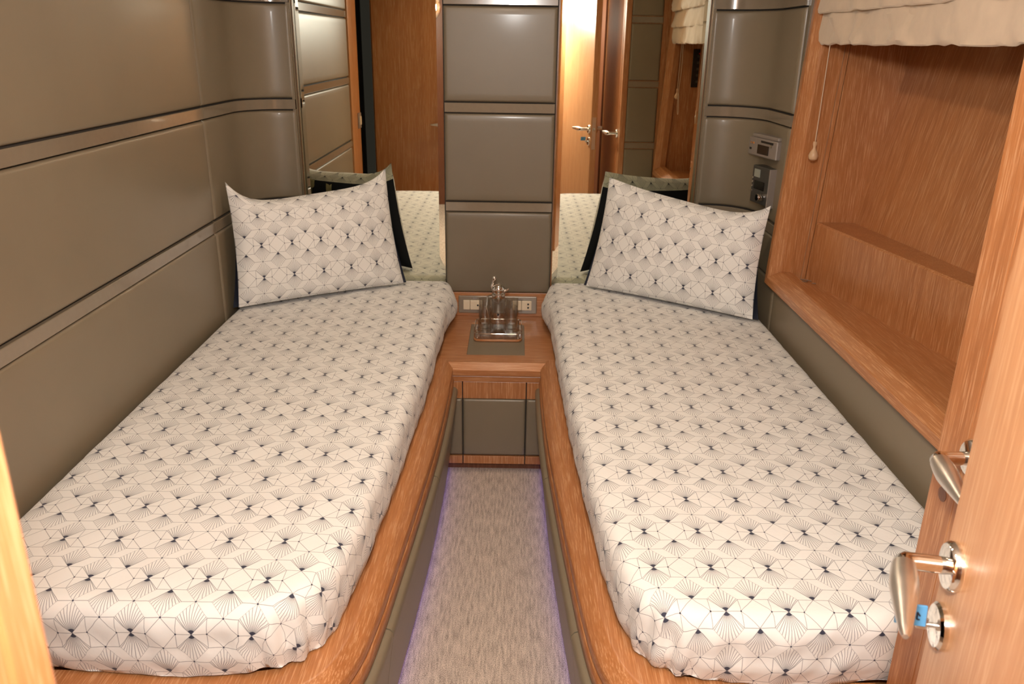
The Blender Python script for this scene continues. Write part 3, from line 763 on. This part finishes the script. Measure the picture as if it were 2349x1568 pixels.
obj('window', B(-0.045, -0.008, -0.0385, -0.035, 0.088, 0.114), plain('pale_display', (0.30, 0.32, 0.27), 0.3), R2, world=False)
obj('display', B(-0.040, 0.028, -0.0385, -0.035, 0.048, 0.076), DISPLAY, R2, world=False)
obj('side_bezel', B(0.062, 0.068, -0.042, 0.004, -0.004, 0.125, 0.001), SILVER, R2, world=False)
bm = bmesh.new(); lathe(bm, [(0.0001, -0.060), (0.011, -0.060), (0.0125, -0.057), (0.0125, -0.035), (0.0001, -0.035)], (0.028, 0, 0.028), 20, 'Y'); obj('knob', bm, CHROME, R2, True, world=False)
for z in (0.035, 0.052, 0.066, 0.080): obj('button', B(-0.054, -0.048, -0.0395, -0.035, z, z + 0.007, 0.001), CHROME, R2, world=False)

# ------------------------------------------------------------------ wardrobes, doors, handles
def lever(parent, base, out, along, L=0.125, arm=0.056, droop=-0.0):
    """rosette, arm standing off the door, drop-shaped grip"""
    b, o_, a = Vector(base), Vector(out).normalized(), Vector(along).normalized()
    bm = bmesh.new(); tube(bm, [b, b + o_ * 0.006, b + o_ * 0.010, b + o_ * 0.012], [0.027, 0.027, 0.024, 0.010], 28); r = obj('rosette', bm, CHROME, parent, True)
    bm = bmesh.new(); tube(bm, [b + o_ * 0.008, b + o_ * (arm - 0.012), b + o_ * (arm - 0.003) + a * 0.001, b + o_ * arm + a * 0.006, b + o_ * (arm + 0.001) + a * 0.014], [0.0095, 0.0095, 0.0105, 0.0115, 0.0118], 18); h = obj('handle', bm, CHROME, parent, True)
    bm = bmesh.new(); pts, rad = [], []
    for k in range(15):
        u = k / 14; pts.append(b + o_ * (arm + 0.001 + 0.010 * u) + a * (0.012 + (L - 0.012) * u) + Vector((0, 0, droop * u)))
        rad.append(0.0122 + 0.0022 * math.sin(min(1, u / 0.30) * PI / 2) - 0.0098 * max(0, (u - 0.30) / 0.70) ** 1.15)
    rad[-1] = 0.0028
    tube(bm, pts, rad, 18); obj('grip', bm, NICKEL, h, True)
def lockplate(parent, base, out):
    b, o_ = Vector(base), Vector(out).normalized()
    bm = bmesh.new(); tube(bm, [b, b + o_ * 0.005, b + o_ * 0.008, b + o_ * 0.009], [0.026, 0.026, 0.023, 0.010], 28); return obj('lock_plate', bm, CHROME, parent, True)

# wardrobe on the left of the entrance: its near side is the blurred wood at the left of the view
wa = thing('wardrobe', 'tall oak cupboard left of the entrance, closest to the viewer', 'wardrobe', (-0.6, 0.17, 0))
obj('body', B(-0.974, -0.247, -0.02, 0.335, 0, CEIL - 0.005), WDOOR, wa)
d0 = obj('door', B(-0.965, -0.262, 0.336, 0.352, 0.03, CEIL - 0.03, 0.002), WDOOR, wa)
lever(d0, (-0.475, 0.352, 0.885), (0, 1, 0), (-1, 0, 0), 0.105, 0.045)
obj('corner_post', B(-0.262, -0.245, 0.32, 0.352, 0, CEIL - 0.005, 0.003), WDOOR, wa)

# wardrobe on the right, its leather end beside the niche
wb = thing('wardrobe', 'tall oak wardrobe on the right at the foot of the right mattress', 'wardrobe', (0.85, 0.5, 0))
obj('body', B(0.634, 1.05, -0.01, 1.066, 0, CEIL - 0.005), WZ, wb)
o = obj('corner_post', B(0.628, 0.66, 1.003, 1.072, 0, CEIL - 0.005, 0.002), WZ, wb)
for zl, zh in bands(0.42, CEIL - 0.01): obj('leather_panel', cushion([(0.842, 1.066), (0.662, 1.066)], zl, zh, 0.007, -1), LEATHER, wb, True)
for z in ZS[:3]: obj('trim_strip', strip([(0.842, 1.064), (0.662, 1.064)], z, -1, 0.034, 0.009), STRIP, wb, True)
dB = struct('door_2', B(0.626, 0.633, 0.30, 1.000, 0.03, CEIL - 0.03, 0.001), WZ)
lever(dB, (0.626, 0.975, 0.905), (-1, 0, 0), (-0.12, -1, 0), 0.125, 0.052)
bm = bmesh.new(); lathe(bm, [(0.0001, -0.0008), (0.011, -0.0008), (0.011, 0.002), (0.0001, 0.002)], (0.6282, 1.035, 0.815), 20, 'X'); obj('latch_hole', bm, WDARK, wb)

# open entrance door
HX, HY, LX, LY = 0.330, 0.030, 0.482, 0.765
rz = math.atan2(LY - HY, LX - HX); LL = math.hypot(LX - HX, LY - HY)
M1 = Matrix.Translation((HX, HY, 0)) @ Matrix.Rotation(rz, 4, 'Z')
dA = struct('door_1', B(0, LL, -0.040, 0, 0.02, CEIL - 0.02, 0.003, M=M1), wood('door_oak_with_sheen', 2, (0.38, 0.17, 0.07), (0.55, 0.29, 0.135), (0.66, 0.42, 0.24), 0.36, 0.8))  # paler than the other doors: flash sheen painted into the wood colour
ov = M1.to_3x3() @ Vector((0, 1, 0)); av = M1.to_3x3() @ Vector((-1, 0.12, 0))
hb = M1 @ Vector((LL - 0.035, 0, 0.905))
lever(dA, hb, ov, av, 0.130, 0.052)
lever(dA, M1 @ Vector((LL - 0.035, -0.040, 0.905)), -ov, M1.to_3x3() @ Vector((-1, 0, 0)), 0.12, 0.045)
kb = M1 @ Vector((LL - 0.035, 0, 0.828))
lockplate(dA, kb, ov)
bm = bmesh.new(); box(bm, LL - 0.0005, LL + 0.0015, -0.032, -0.008, 0.78, 0.98, M=M1); pl = obj('latch_plate', bm, NICKEL, dA)
bm = bmesh.new(); box(bm, LL, LL + 0.008, -0.026, -0.014, 0.895, 0.915, M=M1); obj('latch_bolt', bm, CHROME, pl)
bm = bmesh.new(); tube(bm, [kb + ov * 0.006, kb + ov * 0.016], 0.003, 10)
box(bm, LL - 0.037, LL - 0.033, 0.014, 0.026, 0.822, 0.836, 0.001, M=M1)
key = obj('key', bm, NICKEL, None, True); tag(key, 'key with a blue tag in the lock of the open entrance door', 'key')
bm = bmesh.new(); tv = [Vector((LL - 0.052, 0.040, 0.828)), ]
TM = M1 @ Matrix.Translation((LL - 0.042, 0.036, 0.844)) @ Matrix.Rotation(math.radians(12), 4, 'Y')
box(bm, -0.003, 0.0, -0.016, 0.016, -0.012, 0.012, 0.001, M=TM); tg = obj('tag', bm, BLUE, key); tg['label'] = 'blue plastic key tag'
bm = bmesh.new()                              # scribbled letters on the tag
def stroke(p, q): tube(bm, [TM @ Vector((-0.0034, *p)), TM @ Vector((-0.0034, *q))], 0.0009, 6)
for k in range(4):
    y0 = 0.009 - 0.005 * k
    stroke((y0, -0.004), (y0, 0.004)); stroke((y0, 0.004), (y0 - 0.003, -0.002 + 0.002 * (k % 2)))
    if k % 2: stroke((y0, -0.004), (y0 - 0.003, -0.004))
obj('writing', bm, INK, tg)

# light switch on the jamb post (seen in the left mirror)
ls = thing('light_switch', 'small cream light switch on the wooden jamb, seen in the left mirror', 'switch', (-0.955, 1.0, 0.96))
obj('plate', B(-0.955, -0.947, 0.965, 1.035, 0.915, 1.005, 0.002), SILVER, ls)
obj('rocker', B(-0.948, -0.941, 0.983, 1.017, 0.935, 0.985, 0.002), IVORY, ls)

# ------------------------------------------------------------------ ceiling lamps and the made-up flash fitting
for i, (x, y) in enumerate(CEIL_SPOTS):
    cl = thing('ceiling_light', ('round ceiling spot nearest the entrance', 'round ceiling spot in the middle of the cabin', 'round ceiling spot nearest the mirrors')[i], 'ceiling light', (x, y, CEIL), 0, 'ceiling spots')
    bm = bmesh.new(); lathe(bm, [(0.050, CEIL - 0.001), (0.072, CEIL - 0.001), (0.072, CEIL - 0.010), (0.062, CEIL - 0.018), (0.056, CEIL - 0.016), (0.050, CEIL - 0.006)], (x, y, 0), 28); obj('bezel', bm, CHROME, cl, True)
    bm = bmesh.new(); lathe(bm, [(0.0001, CEIL - 0.002), (0.050, CEIL - 0.002), (0.050, CEIL - 0.008), (0.0001, CEIL - 0.010)], (x, y, 0), 28); obj('lens', bm, BULB, cl, True)
el = thing('flash_stand_in', 'added stand-in for the camera flash, shaped as a small hanging lamp over the entrance', 'lamp', (-0.02, 0.06, CEIL))  # invented fitting around the light that stands in for the flash
bm = bmesh.new(); lathe(bm, [(0.0001, CEIL), (0.05, CEIL), (0.045, CEIL - 0.02), (0.008, CEIL - 0.03), (0.008, 1.76), (0.03, 1.755), (0.03, 1.730), (0.0001, 1.729)], (-0.02, 0.06, 0), 24); obj('stem', bm, CHROME, el, True)
bm = bmesh.new(); lathe(bm, [(0.030, 1.730)] + [(0.095 * math.sin(math.radians(a)), 1.64 + 0.095 * math.cos(math.radians(a))) for a in range(20, 180, 10)] + [(0.0001, 1.545)], (-0.02, 0.06, 0), 28); obj('globe', bm, GLASS, el, True)
